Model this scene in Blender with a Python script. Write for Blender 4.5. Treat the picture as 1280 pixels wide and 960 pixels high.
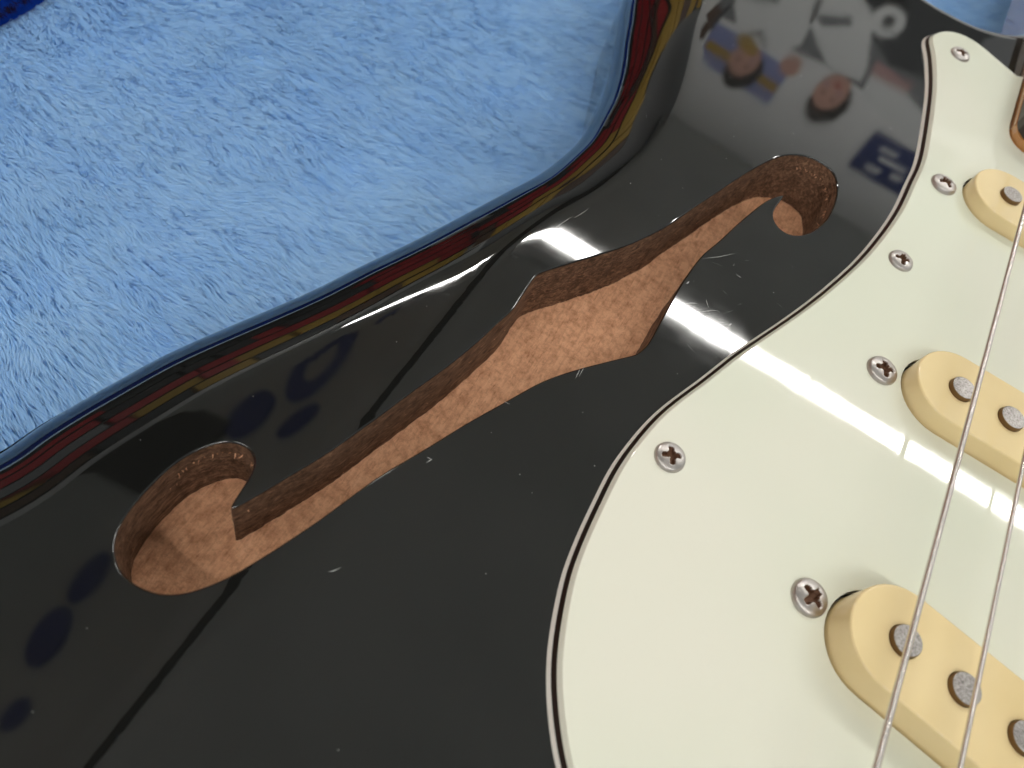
import bpy, bmesh, math, random
import numpy as np
from mathutils import Vector, Matrix, noise
from mathutils.geometry import delaunay_2d_cdt

for o in list(bpy.data.objects):
    bpy.data.objects.remove(o)
S = bpy.context.scene
COL = S.collection
MM = 0.001
random.seed(7)
RNG = np.random.default_rng(11)

# ------------------------------------------------------------------ camera
cam_d = bpy.data.cameras.new('camera')
cam = bpy.data.objects.new('camera', cam_d)
COL.objects.link(cam)
cr = Vector((0.84565679, 0.47796447, 0.23751748))
cu = Vector((-0.52977119, 0.69761014, 0.48237183))
cf = Vector((-0.06486199, 0.53375093, -0.84315056))
M = Matrix((cr, cu, -cf)).transposed().to_4x4()
M.translation = Vector((-87.044, -19.458, 114.595)) * MM
cam.matrix_world = M
cam_d.sensor_width = 36
cam_d.sensor_fit = 'HORIZONTAL'
cam_d.lens = 1004.37 / 1280 * 36
cam_d.clip_start = 0.005
cam_d.clip_end = 50
cam_d.dof.use_dof = True
cam_d.dof.focus_distance = 0.150
cam_d.dof.aperture_fstop = 22.0
S.camera = cam

# ------------------------------------------------------------------ ambient light and exposure
w = bpy.data.worlds.new('World')
S.world = w
w.use_nodes = True
w.node_tree.nodes['Background'].inputs[0].default_value = (0.93, 0.97, 1.0, 1)
w.node_tree.nodes['Background'].inputs[1].default_value = 0.64
S.view_settings.view_transform = 'Standard'
S.view_settings.look = 'None'
S.view_settings.exposure = 0
S.view_settings.gamma = 1
S.cycles.max_bounces = 10
S.cycles.sample_clamp_indirect = 4
LAMP = 76.0      # radiance of the ceiling lamps' diffusers


# ------------------------------------------------------------------ materials
def mat(name, color=(.5, .5, .5), rough=.5, spec=.5, metal=0.0, ior=1.5, coat=0.0, coat_rough=.05):
    m = bpy.data.materials.new(name)
    m.use_nodes = True
    b = m.node_tree.nodes['Principled BSDF']
    b.inputs['Base Color'].default_value = (*color, 1)
    b.inputs['Roughness'].default_value = rough
    b.inputs['Specular IOR Level'].default_value = spec
    b.inputs['Metallic'].default_value = metal
    b.inputs['IOR'].default_value = ior
    b.inputs['Coat Weight'].default_value = coat
    b.inputs['Coat Roughness'].default_value = coat_rough
    return m


def nd(m, t, **kw):
    n = m.node_tree.nodes.new(t)
    for k, v in kw.items():
        if hasattr(n, k):
            setattr(n, k, v)
        else:
            n.inputs[k.replace('_', ' ')].default_value = v
    return n


def lk(m, a, b):
    m.node_tree.links.new(a, b)


def bsdf(m):
    return m.node_tree.nodes['Principled BSDF']


def obj_coords(m, scale=(1, 1, 1), rot=(0, 0, 0)):
    tc = nd(m, 'ShaderNodeTexCoord')
    mp = nd(m, 'ShaderNodeMapping')
    mp.inputs['Scale'].default_value = scale
    mp.inputs['Rotation'].default_value = rot
    lk(m, tc.outputs['Object'], mp.inputs['Vector'])
    return mp.outputs['Vector']


def ramp(m, fac, stops):
    r = nd(m, 'ShaderNodeValToRGB')
    e = r.color_ramp.elements
    while len(e) < len(stops):
        e.new(.5)
    for k, (p, c) in enumerate(stops):
        e[k].position = p
        e[k].color = (*c, 1) if len(c) == 3 else c
    lk(m, fac, r.inputs['Fac'])
    return r.outputs['Color']


def bump(m, h, strength, dist, prev=None):
    b = nd(m, 'ShaderNodeBump')
    b.inputs['Strength'].default_value = strength
    b.inputs['Distance'].default_value = dist
    lk(m, h, b.inputs['Height'])
    if prev is not None:
        lk(m, prev, b.inputs['Normal'])
    return b.outputs['Normal']


def tex(m, vec, scale, detail=4, rough=.5, dist=0.0):
    n = nd(m, 'ShaderNodeTexNoise')
    n.inputs['Scale'].default_value = scale
    n.inputs['Detail'].default_value = detail
    n.inputs['Roughness'].default_value = rough
    n.inputs['Distortion'].default_value = dist
    lk(m, vec, n.inputs['Vector'])
    return n.outputs['Fac']


# black gloss lacquer
LACQ = mat('black_lacquer', (.0065, .0067, .0062), .02, .5, 0, 1.74)
v = obj_coords(LACQ)
n1 = tex(LACQ, v, 260, 2)
n2 = tex(LACQ, v, 30, 3)
lk(LACQ, bump(LACQ, n2, .05, .0004), bsdf(LACQ).inputs['Normal'])
r = ramp(LACQ, tex(LACQ, v, 90, 6, .6), [(.35, (.018,) * 3), (.75, (.06,) * 3)])
lk(LACQ, r, bsdf(LACQ).inputs['Roughness'])

# routed bare wood: floor (lighter) and wall (darker: mostly shade put into the colour, some cutter burn)
def wood(name, c0, c1, c2, rot, stain):
    m = mat(name, c1, .75, .25)
    vg = obj_coords(m, (1500, 170, 1500), (0, 0, rot))
    g = tex(m, vg, 1.0, 6, .7, .8)
    vv = obj_coords(m)
    blot = tex(m, vv, 420, 6, .7)
    col = ramp(m, g, [(.28, c0), (.5, c1), (.75, c2)])
    mx = nd(m, 'ShaderNodeMix', data_type='RGBA', blend_type='MULTIPLY')
    lk(m, ramp(m, blot, [(.33, stain), (.54, (1, 1, 1))]), mx.inputs[7])
    lk(m, col, mx.inputs[6])
    mx.inputs[0].default_value = 1
    # short dark pores
    vp = obj_coords(m, (1900, 350, 1900), (0, 0, rot))
    p = tex(m, vp, 1.0, 2, .5)
    mx2 = nd(m, 'ShaderNodeMix', data_type='RGBA', blend_type='MULTIPLY')
    mx2.inputs[0].default_value = 1
    lk(m, mx.outputs[2], mx2.inputs[6])
    lk(m, ramp(m, p, [(.24, (.70, .62, .56)), (.40, (1, 1, 1))]), mx2.inputs[7])
    lk(m, mx2.outputs[2], bsdf(m).inputs['Base Color'])
    fz = tex(m, vv, 1500, 6, .75)
    mx3 = nd(m, 'ShaderNodeMix', data_type='RGBA', blend_type='MULTIPLY')
    mx3.inputs[0].default_value = 1
    lk(m, mx2.outputs[2], mx3.inputs[6])
    lk(m, ramp(m, fz, [(.30, (.70, .66, .62)), (.50, (1, 1, 1))]), mx3.inputs[7])
    lk(m, mx3.outputs[2], bsdf(m).inputs['Base Color'])
    b1 = bump(m, g, .7, .00045)
    b2 = bump(m, tex(m, vv, 1400, 4, .7), .7, .0003, b1)
    lk(m, b2, bsdf(m).inputs['Normal'])
    return m


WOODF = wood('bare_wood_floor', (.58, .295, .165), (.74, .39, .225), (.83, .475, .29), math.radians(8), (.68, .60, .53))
WOODW = wood('bare_wood_wall_shaded', (.06, .033, .02), (.165, .09, .053), (.48, .28, .17), math.radians(8), (.45, .40, .37))

GUARD = mat('mint_plastic', (.71, .715, .60), .09, .5, 0, 1.5)
v = obj_coords(GUARD)
lk(GUARD, ramp(GUARD, tex(GUARD, v, 14, 2), [(.35, (.71, .735, .605)), (.65, (.77, .755, .645))]), bsdf(GUARD).inputs['Base Color'])
lk(GUARD, ramp(GUARD, tex(GUARD, v, 120, 5, .6), [(.3, (.015,) * 3), (.75, (.045,) * 3)]), bsdf(GUARD).inputs['Roughness'])
lk(GUARD, bump(GUARD, tex(GUARD, v, 60, 2), .04, .0004), bsdf(GUARD).inputs['Normal'])
GEDGE = mat('grey_white_ply', (.76, .73, .66), .3)
GBLACK = mat('black_ply', (.012, .008, .005), .35)
COVER = mat('aged_cream_plastic', (.78, .60, .30), .09, .5)
v = obj_coords(COVER)
lk(COVER, ramp(COVER, tex(COVER, v, 60, 3), [(.3, (.77, .60, .31)), (.7, (.82, .655, .365))]), bsdf(COVER).inputs['Base Color'])
lk(COVER, bump(COVER, tex(COVER, v, 160, 3), .04, .0003), bsdf(COVER).inputs['Normal'])
POLE = mat('cast_magnet', (.46, .44, .43), .42, .5, .85)
v = obj_coords(POLE)
lk(POLE, ramp(POLE, tex(POLE, v, 2600, 4, .7), [(.3, (.17, .155, .145)), (.6, (.46, .43, .41))]), bsdf(POLE).inputs['Base Color'])
lk(POLE, bump(POLE, tex(POLE, v, 2200, 3), .5, .0002), bsdf(POLE).inputs['Normal'])
STEEL = mat('nickel_steel', (.50, .465, .44), .22, .5, 1.0)
v = obj_coords(STEEL)
lk(STEEL, ramp(STEEL, tex(STEEL, v, 1500, 4, .6), [(.3, (.28,) * 3), (.7, (.5,) * 3)]), bsdf(STEEL).inputs['Roughness'])
POLE_SIDE = mat('pole_side_mirror_tone', (.20, .12, .05), .4, .5, .7)  # dark bronze reflection on the pole sides, put into their colour
RUST = mat('rusty_recess', (.11, .05, .025), .55, .5, .5)
STRING = mat('nickel_wound_wire', (.72, .67, .63), .27, .5, 1.0)
MAPLE = mat('amber_maple', (.50, .22, .06), .12, .5, 0, 1.5, 1.0, .03)
ROSE = mat('dark_fretboard', (.02, .011, .008), .35)
DUST = mat('pale_dust', (.62, .62, .60), .8)

def plush(name, c0, c1, trans=.45):
    m = bpy.data.materials.new(name)
    m.use_nodes = True
    nt = m.node_tree
    nt.nodes.remove(nt.nodes['Principled BSDF'])
    col = ramp(m, tex(m, obj_coords(m), 55, 5, .6), [(.32, c0), (.68, c1)])
    d = nd(m, 'ShaderNodeBsdfDiffuse')
    t = nd(m, 'ShaderNodeBsdfTranslucent')
    mx = nd(m, 'ShaderNodeMixShader')
    mx.inputs[0].default_value = trans
    lk(m, col, d.inputs['Color'])
    lk(m, col, t.inputs['Color'])
    lk(m, d.outputs[0], mx.inputs[1])
    lk(m, t.outputs[0], mx.inputs[2])
    lk(m, mx.outputs[0], nt.nodes['Material Output'].inputs['Surface'])
    return m


FUR = plush('sky_blue_plush', (.56, .79, .994), (.62, .825, .996), .52)
FURBACK = plush('plush_backing', (.46, .69, .95), (.52, .74, .97), .0)
FURB = plush('royal_blue_plush', (.012, .07, .48), (.02, .09, .55))
FURD = plush('dark_seam_plush', (.02, .015, .03), (.03, .02, .04))
WHITE = mat('painted_wall', (.86, .87, .86), .6)
CEIL = mat('ceiling_board', (.72, .72, .68), .7)
lk(CEIL, ramp(CEIL, tex(CEIL, obj_coords(CEIL), 2.2, 4), [(.35, (.60, .63, .61)), (.65, (.70, .73, .71))]), bsdf(CEIL).inputs['Base Color'])
BROWNF = mat('floor_vinyl', (.50, .49, .46), .5)
DARK = mat('dark_beam_paint', (.02, .02, .02), .6)
HOUSING = mat('white_enamel', (.8, .8, .78), .4)
GLOW = bpy.data.materials.new('lit_diffuser')
GLOW.use_nodes = True
bs = GLOW.node_tree.nodes['Principled BSDF']
bs.inputs['Base Color'].default_value = (.8, .8, .8, 1)
bs.inputs['Emission Color'].default_value = (1.0, .985, .945, 1)
bs.inputs['Emission Strength'].default_value = LAMP


# ------------------------------------------------------------------ helpers
def link(name, me, m, parent=None, mats=None):
    o = bpy.data.objects.new(name, me)
    COL.objects.link(o)
    for mm in (mats or [m]):
        if mm.name not in [x.name for x in me.materials]:
            me.materials.append(mm)
    if parent:
        o.parent = parent
    return o


def mesh(name, verts, faces, m, parent=None, smooth=False, mats=None, midx=None):
    me = bpy.data.meshes.new(name)
    me.from_pydata([(a * MM, b * MM, c * MM) for a, b, c in verts], [], [tuple(f) for f in faces])
    if smooth:
        me.polygons.foreach_set('use_smooth', [True] * len(me.polygons))
    o = link(name, me, m, parent, mats)
    if midx is not None:
        me.polygons.foreach_set('material_index', midx)
    me.update()
    return o


def fix_normals(o):
    bm = bmesh.new()
    bm.from_mesh(o.data)
    bmesh.ops.recalc_face_normals(bm, faces=bm.faces)
    bm.to_mesh(o.data)
    bm.free()
    return o


def thing(name, label, cat, group=None):
    o = bpy.data.objects.new(name, None)
    o.empty_display_size = .02
    COL.objects.link(o)
    tag(o, label, cat, group)
    return o


def tag(o, label, cat, group=None):
    o['label'] = label
    o['category'] = cat
    if group:
        o['group'] = group
    return o


def struct(o):
    o['kind'] = 'structure'
    return o


def catmull(pts, step, closed=True, corners=()):
    """dense Catmull-Rom through pts; indices in corners stay sharp"""
    P = [np.array(p, float) for p in pts]
    n = len(P)
    out = []
    for i in range(n if closed else n - 1):
        p1, p2 = P[i], P[(i + 1) % n]
        p0 = P[(i - 1) % n] if (closed or i > 0) else p1
        p3 = P[(i + 2) % n] if (closed or i + 2 < n) else p2
        if i in corners:
            p0 = 2 * p1 - p2
        if (i + 1) % n in corners:
            p3 = 2 * p2 - p1
        k = max(1, int(np.linalg.norm(p2 - p1) / step + .5))
        for j in range(k):
            t = j / k
            out.append(.5 * ((2 * p1) + (-p0 + p2) * t + (2 * p0 - 5 * p1 + 4 * p2 - p3) * t * t + (-p0 + 3 * p1 - 3 * p2 + p3) * t ** 3))
    if not closed:
        out.append(P[-1])
    return np.array(out)


def area2(P):
    x, y = P[:, 0], P[:, 1]
    return float(np.sum(x * np.roll(y, -1) - np.roll(x, -1) * y))


def ccw(P):
    return P if area2(P) > 0 else P[::-1].copy()


def outward(P):
    """outward unit normals of a ccw closed polyline"""
    t = np.roll(P, -1, 0) - np.roll(P, 1, 0)
    t /= np.maximum(np.linalg.norm(t, axis=1), 1e-9)[:, None]
    return np.c_[t[:, 1], -t[:, 0]]


def smooth_loop(P, it, keep=None):
    P = P.copy()
    for _ in range(it):
        Q = .5 * P + .25 * (np.roll(P, 1, 0) + np.roll(P, -1, 0))
        if keep is not None:
            Q[keep] = P[keep]
        P = Q
    return P


def inside(pts, poly):
    x, y = pts[:, 0], pts[:, 1]
    res = np.zeros(len(pts), bool)
    xj, yj = poly[-1]
    for xi, yi in poly:
        c = ((yi > y) != (yj > y))
        if yi != yj:
            res ^= c & (x < (xj - xi) * (y - yi) / (yj - yi) + xi)
        xj, yj = xi, yi
    return res


def near(pts, loop, d):
    res = np.zeros(len(pts), bool)
    for k in range(0, len(pts), 4000):
        q = pts[k:k + 4000]
        res[k:k + 4000] = (((q[:, None, :] - loop[None]) ** 2).sum(2).min(1) < d * d)
    return res


def fill(outer, holes=(), pts=None):
    """constrained triangulation: returns 2d verts (boundary loops first, in order) and triangles"""
    V = []
    E = []
    for L in [outer, *holes]:
        b = len(V)
        V += [Vector((float(a), float(c))) for a, c in L]
        E += [(b + i, b + (i + 1) % len(L)) for i in range(len(L))]
    if pts is not None:
        V += [Vector((float(a), float(c))) for a, c in pts]
    vo, eo, fo, *_ = delaunay_2d_cdt(V, E, [], 1, 1e-5)
    v2 = np.array([(a.x, a.y) for a in vo])
    fa = np.array([tuple(f) for f in fo])
    cen = v2[fa].mean(1)
    ok = inside(cen, np.asarray(outer))
    for h in holes:
        ok &= ~inside(cen, np.asarray(h))
    return v2, [tuple(int(i) for i in f) for f in fa[ok]]


def box(name, lo, hi, m, parent=None, bev=0.0):
    """box in metres"""
    bm = bmesh.new()
    bmesh.ops.create_cube(bm, size=1)
    for vv in bm.verts:
        vv.co = Vector([lo[i] + (vv.co[i] + .5) * (hi[i] - lo[i]) for i in range(3)])
    if bev:
        bmesh.ops.bevel(bm, geom=bm.edges[:], offset=bev, segments=2, affect='EDGES')
    me = bpy.data.meshes.new(name)
    bm.to_mesh(me)
    bm.free()
    return link(name, me, m, parent)


# ------------------------------------------------------------------ body geometry functions (mm)
TH = math.tan(math.radians(13.0))
WC = 1.3
BEDGE = 12.0
BOT = -45.0


def drop(x):
    return TH * WC * np.logaddexp(0, -(np.asarray(x) + 112.0) / WC)


OUT = [(-158.1, 1.7), (-157.4, 6.5), (-155.7, 13.4), (-153.5, 20.2), (-150.3, 29.6), (-146, 38.7), (-141.3, 47.9), (-137.8, 55.1), (-134.9, 62.2), (-133.5,
        65.7), (-129, 75.9), (-124.1, 88.6), (-120.2, 99), (-116.7, 108.9)] + [(-115.6, 121.4), (-116.4, 132.5), (-117.9, 143), (-121.0, 155.6), (-126.3, 172), (-134, 197), (-139, 225), (-139, 255),
       (-132, 285), (-118, 305), (-102, 308), (-92, 296), (-86, 278), (-78, 261), (-68, 250.5), (-61.5, 247.6), (-55, 247.0), (-48, 247.4),
       (-42, 249), (-36.5, 252.6), (-31.5, 257.5), (-28, 262), (0, 263), (28, 262), (34, 255), (45, 249), (58, 250), (75, 260), (92, 266), (108, 260),
       (118, 240), (118, 215), (110, 190), (105, 165), (105, 140), (110, 110), (122, 80), (138, 45), (152, 5), (160, -40), (158, -85), (142, -118),
       (110, -138), (60, -150), (0, -155), (-60, -152), (-110, -142), (-148, -118), (-167, -85), (-171, -45), (-166, -15)]
HOLE = [(-121.11, 18.54), (-122.24, 19.49), (-124.01, 20.08), (-125.73, 19.89), (-127.36, 19.12), (-128.84, 17.71), (-130.11, 15.64), (-130.93, 13.53),
        (-131.39, 11.07), (-131.61, 8.4), (-131.58, 5.94), (-131.45, 3.41), (-131.07, 1.26), (-130.36, -0.64), (-129.19, -2.22), (-127.7, -3.4), (-125.89,
        -4.36), (-123.96, -4.73), (-121.71, -4.72), (-119.69, -4.29), (-117.99, -3.53), (-116.55, -2.46), (-115.17, -0.91), (-113.79, 1.06), (-112.58, 3.29),
        (-111.55, 5.79), (-110.36, 8.63), (-109.18, 12.05), (-108.03, 15.18), (-104.85, 25.81), (-102.78, 30.95), (-100.61, 36.31), (-98.87,
        40.86), (-96.79, 45.78), (-94.9, 49.99), (-92.09, 56.44), (-89.47, 60.68), (-87.09, 64.03), (-84.04, 67.93), (-81.44, 71.27), (-80.34, 72.54),
        (-79.45, 75.23), (-79.32, 77.79), (-79.52, 82.12), (-79.59, 87.29), (-79.66, 92.66), (-79.39, 98.52), (-78.81, 103.87), (-77.46, 108.71), (-75.94,
        115.91), (-74.58, 121.41), (-73.08, 126.81), (-71.74, 130.13), (-69.83, 132.62), (-69.84, 130.46), (-70.4, 127.71), (-70.37, 125.5), (-69.86, 123.75),
        (-68.82, 122.49), (-67.3, 121.66), (-65.38, 121.76), (-63.75, 122.74), (-61.93, 124.67), (-60.51, 127.93), (-59.36, 132.24), (-59.06, 137.03),
        (-59.54, 142.03), (-60.67, 145.8), (-62.26, 148.43), (-64.6, 149.17), (-67.26, 149.21), (-69.65, 148.41), (-72.25, 146.65), (-74.14, 144.46), (-76.07,
        140.99), (-77.75, 136.97), (-79.56, 132.11), (-81.2, 127.09), (-82.94, 121.33), (-85.12, 114.61), (-87.47, 106.53), (-89.92, 100.33), (-92.48, 94.82),
        (-95.5, 89.68), (-98.49, 84.83), (-100.97, 81.02), (-102.94, 77.69), (-103.58, 76.44), (-103.52, 74.72), (-103.49, 72.71), (-103.26, 69.2), (-103.21,
        65.35), (-104.01, 63.08), (-104.35, 59.36), (-105.05, 55.7), (-105.97, 51.22), (-107.13, 46.67), (-108.36, 42.45), (-109.44, 38.22), (-110.5, 34.13),
        (-111.63, 30.33), (-112.79, 26.22), (-114.27, 22.23), (-115.67, 18.8), (-116.91, 15.73), (-118.12, 12.74), (-119.03, 10.56), (-119.51, 10.06),
        (-119.92, 11.86), (-120.2, 13.98), (-120.41, 15.59), (-120.52, 17.1)]

outline = ccw(smooth_loop(catmull(OUT, 1.3), 6))
nb = outward(outline)
# the edge rounding is broad and soft along the waist and lower bout, tighter round the horns
aedge = np.where((outline[:, 0] < -100) & (outline[:, 1] < 190), 18.0, 8.0)
for _ in range(60):
    aedge = .5 * aedge + .25 * (np.roll(aedge, 1) + np.roll(aedge, -1))
push = np.where((outline[:, 0] < -100) & (outline[:, 1] < 118), 1.7, 0.0)
for _ in range(60):
    push = .5 * push + .25 * (np.roll(push, 1) + np.roll(push, -1))
outline = outline + nb * push[:, None]

# sound hole outline: corners kept, hand wobble smoothed
cidx = [i for i, q in enumerate(HOLE) if q in [(-69.83, 132.62), (-119.51, 10.06), (-80.34, 72.54), (-103.58, 76.44)]]
hole = catmull(HOLE, .7, True, cidx)
cpts = np.array([HOLE[i] for i in cidx])
keep = np.array([np.min(np.linalg.norm(cpts - q, axis=1)) < 1e-6 for q in hole])
hole = smooth_loop(hole, 10, keep)
hole = smooth_loop(hole, 2)
hole = ccw(hole)
nh = outward(hole)

guitar = thing('electric_guitar', 'black gloss electric guitar with routed f-shaped sound hole and mint pickguard', 'guitar')

# ---- body shell: side, rounded edge, top with the sound hole cut out
V = []
F = []
N = len(outline)
rings = []
RB = 8.0
for a in np.linspace(90, 0, 7):                       # bottom rounding
    a = math.radians(a)
    rings.append((RB * (1 - math.cos(a)), BOT + RB * (1 - math.sin(a)), 0))
rings = [(RB * (1 - math.cos(math.radians(a))), BOT + RB * (1 - math.sin(math.radians(a))), 0) for a in (90, 70, 50, 30, 15, 0)]
rings += [(0, -BEDGE - 8 * (1 - k / 3), k / 3) for k in (0, 1, 2)]
rings += [(1 - math.cos(math.radians(a)), BEDGE * (math.sin(math.radians(a)) - 1), 1) for a in np.linspace(0, 90, 27)]
for k, (off, z, wdrop) in enumerate(rings):
    P = outline - nb * ((off * aedge)[:, None] if k > 8 else off)
    zz = z - drop(P[:, 0]) * wdrop
    V += [(P[i, 0], P[i, 1], zz[i]) for i in range(N)]
for k in range(len(rings) - 1):
    for i in range(N):
        j = (i + 1) % N
        F.append((k * N + i, k * N + j, (k + 1) * N + j, (k + 1) * N + i))
topring = outline - nb * aedge[:, None]
LIP = .28
hole_top = hole + nh * LIP                            # lacquer lip starts a little outside the cut
grid = []
for x in np.arange(-160, 150, 4.0):
    for y in np.arange(-150, 300, 4.0):
        grid.append((x + random.uniform(-.4, .4), y + random.uniform(-.4, .4)))
for x in np.concatenate([np.arange(-119, -105, .45), np.arange(-150, -119, 2.0)]):
    for y in np.arange(-60, 130, 2.5):
        grid.append((x, y + random.uniform(-.2, .2)))
grid = np.array(grid)
grid = grid[inside(grid, topring)]
grid = grid[~inside(grid, hole_top)]
grid = grid[~near(grid, topring, .9)]
grid = grid[~near(grid, hole_top, .5)]
v2, f2 = fill(topring, [hole_top], grid)
base = len(V)
remap = {}
for i, q in enumerate(v2):
    if i < N and np.linalg.norm(q - topring[i]) < 1e-3:
        remap[i] = (len(rings) - 1) * N + i
    else:
        remap[i] = len(V)
        V.append((q[0], q[1], -float(drop(q[0]))))
F += [tuple(remap[i] for i in f) for f in f2]
# rolled lip of the lacquer round the hole
NH = len(hole)
hstart = [len(V) + i for i in range(NH)]
V += [V[remap[N + i]] for i in range(NH)]
prev = hstart
for a in (30, 60, 90):
    a = math.radians(a)
    P = hole + nh * LIP * (1 - math.sin(a))
    zz = -drop(P[:, 0]) - LIP * (1 - math.cos(a)) * 1.2
    b = len(V)
    V += [(P[i, 0], P[i, 1], zz[i]) for i in range(NH)]
    cur = [b + i for i in range(NH)]
    for i in range(NH):
        j = (i + 1) % NH
        F.append((prev[j], prev[i], cur[i], cur[j]))
    prev = cur
F.append(tuple(range(N - 1, -1, -1)))
body = mesh('body', V, F, LACQ, guitar, True)
fix_normals(body)
body['label'] = 'black lacquered solid body with rounded edge and forearm bevel'

# ---- sound hole wall and floor (bare wood)
DEPTH = -14.4
V = []
F = []
ROW = 14
for k in range(ROW + 1):
    t = k / ROW
    for i in range(NH):
        x, y = hole[i]
        z0 = -float(drop(x)) - LIP * 1.1
        z = z0 + (DEPTH - float(drop(x)) - .3 - z0) * t
        d = .16 * noise.noise(Vector((x * .9, y * .9, z * .35))) + .10 * noise.noise(Vector((x * 2.4, y * 2.4, z * 1.6)))
        d += .22 * max(0, noise.noise(Vector((x * .25, y * .25, 5)))) * (1 if z < -5.2 - float(drop(x)) else 0)   # ledge between two cutter passes
        d = d * min(1, t * 6) + .03
        d -= .8 * max(0, t - .9)                       # slight fillet at the foot
        V.append((x + nh[i, 0] * d, y + nh[i, 1] * d, z))
for k in range(ROW):
    for i in range(NH):
        j = (i + 1) % NH
        F.append((k * NH + j, k * NH + i, (k + 1) * NH + i, (k + 1) * NH + j))
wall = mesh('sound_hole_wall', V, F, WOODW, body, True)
wall['label'] = 'rough brown routed wood wall of the sound hole'
fl = hole + nh * .8
g = np.array([(x + random.uniform(-.3, .3), y + random.uniform(-.3, .3)) for x in np.arange(-136, -54, 1.6) for y in np.arange(-8, 154, 1.6)])
g = g[inside(g, hole)]
g = g[~near(g, fl, .6)]
v2, f2 = fill(fl, [], g)
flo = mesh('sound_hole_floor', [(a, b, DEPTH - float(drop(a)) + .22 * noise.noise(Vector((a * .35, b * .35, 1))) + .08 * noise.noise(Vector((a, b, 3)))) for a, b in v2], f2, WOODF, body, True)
flo['label'] = 'bare orange-brown wood floor of the sound hole'

# torn fibres clinging along the hole
def fibre(p, d, L, wd, m, lst):
    q = Vector((-d.y, d.x, 0))
    if q.length < 1e-4:
        q = Vector((1, 0, 0))
    q = q.normalized() * wd
    b = len(lst[0])
    c1 = p + d * L * .5 + Vector((random.uniform(-.15, .15), random.uniform(-.15, .15), random.uniform(0, .2)))
    c2 = p + d * L + Vector((random.uniform(-.3, .3), random.uniform(-.3, .3), random.uniform(-.1, .3)))
    for c, s in ((p, 1), (c1, .8)):
        lst[0] += [tuple(c - q * s), tuple(c + q * s)]
    lst[0].append(tuple(c2))
    lst[1] += [(b, b + 1, b + 3, b + 2), (b + 2, b + 3, b + 4)]


FIB = [[], []]
for i in range(0, NH):
    x, y = hole[i]
    inl = (x < -118 and y > 12) or (x > -70 and y > 132)
    if inl and random.random() < .75 and nh[i, 1] > -.2:
        p = Vector((x - nh[i, 0] * .05, y - nh[i, 1] * .05, -float(drop(x)) - 3.6 + random.uniform(-.25, .25)))
        fibre(p, Vector((-nh[i, 0] * .4 + random.uniform(-.4, .4), -nh[i, 1] * .4 + random.uniform(-.4, .4), random.uniform(-.9, .2))), random.uniform(.5, 1.3), random.uniform(.06, .13), None, FIB)
    elif random.random() < .10:
        zz = random.choice((-1.0, DEPTH + .6, -7, -10))
        p = Vector((x - nh[i, 0] * .02, y - nh[i, 1] * .02, zz - float(drop(x)) * .3))
        fibre(p, Vector((random.uniform(-.6, .6), random.uniform(-.6, .6), random.uniform(-.5, .3))), random.uniform(.3, .8), .06, None, FIB)
fo_ = mesh('wood_fibres', FIB[0], FIB[1], WOODF, body)
fo_['kind'] = 'stuff'

# ------------------------------------------------------------------ pickguard
GT = 2.4
GL = [(-61.69, 5.02), (-63.13, 6.52), (-66.02, 10.49), (-68.09, 13.86), (-69.58, 16.88), (-71.27, 21.34), (-73.38, 28.75), (-73.84, 32.38), (-74.28, 36.51),
        (-74.52, 41.78), (-74.76, 48.82), (-74.08, 55.57), (-72.95, 61.79), (-71.3, 67.28), (-68.21, 75.48), (-65.51, 83.42), (-62.41, 91.13), (-59.09, 99.2),
        (-55.73, 108.18), (-52.45, 118.28), (-50.19, 126.45), (-48.11, 136.86), (-46.73, 147.19), (-46.31, 158.05), (-46.02, 167.54), (-47.81, 183.56),
        (-49.99, 197.92), (-52.56, 208.56), (-54.09, 213.47)]
bev = 2.2
g_out = [(a, b) for a, b in GL]
tip = [(-56.0, 218.6), (-55.6, 221.9), (-53.6, 225.8), (-50.8, 228.6), (-47.6, 230.2), (-44.3, 230.6), (-40.8, 230.0), (-36.2, 228.2), (-30.8, 226.0), (-27.05, 224.6)]
right = [(-27.05, 197.5), (-26.4, 194.6), (-24.6, 192.4), (-22.0, 191.2), (0, 191), (22, 191.2), (24.6, 192.4), (26.4, 194.6), (27.05, 197.5), (27.05, 222),
         (36, 228), (44, 232), (52, 232), (57, 226), (56, 215), (52, 200), (49, 180), (49, 160), (53, 135), (60, 108), (70, 78), (80, 45), (88, 5), (94, -35),
         (96, -75), (88, -98), (72, -104), (60, -92), (52, -68), (48, -40), (46, -12), (44.5, 0), (42, 4), (-42, 4), (-44.5, 0), (-48, -3), (-53.5, -2), (-58.5, 1.6)]
# mesh outline (sharp at the neck cut-out)
full = g_out + tip + right
sharp = [i for i, q in enumerate(full) if q in [(-27.05, 224.6), (27.05, 222), (42, 4), (-42, 4)]]
gp = catmull(full, 1.2, True, sharp)
kp = np.array([np.min(np.linalg.norm(np.array([full[i] for i in sharp]) - q, axis=1)) < 1e-6 for q in gp])
gp = smooth_loop(gp, 6, kp)
gp = ccw(gp)
ng = outward(gp)
wt = np.where((np.abs(gp[:, 0]) < 27.6) & (gp[:, 1] > 150), .08, 1.0)


def stadium(cx, cy, ang, hl, r, k=22):
    c, s = math.cos(ang), math.sin(ang)
    P = []
    for sgn in (1, -1):
        for a in np.linspace(-90, 90, k):
            a = math.radians(a)
            P.append((sgn * (hl - r + r * math.cos(a)), sgn * r * math.sin(a)))
    P = np.array(P)
    return ccw(np.c_[cx + P[:, 0] * c - P[:, 1] * s, cy + P[:, 0] * s + P[:, 1] * c])


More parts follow.
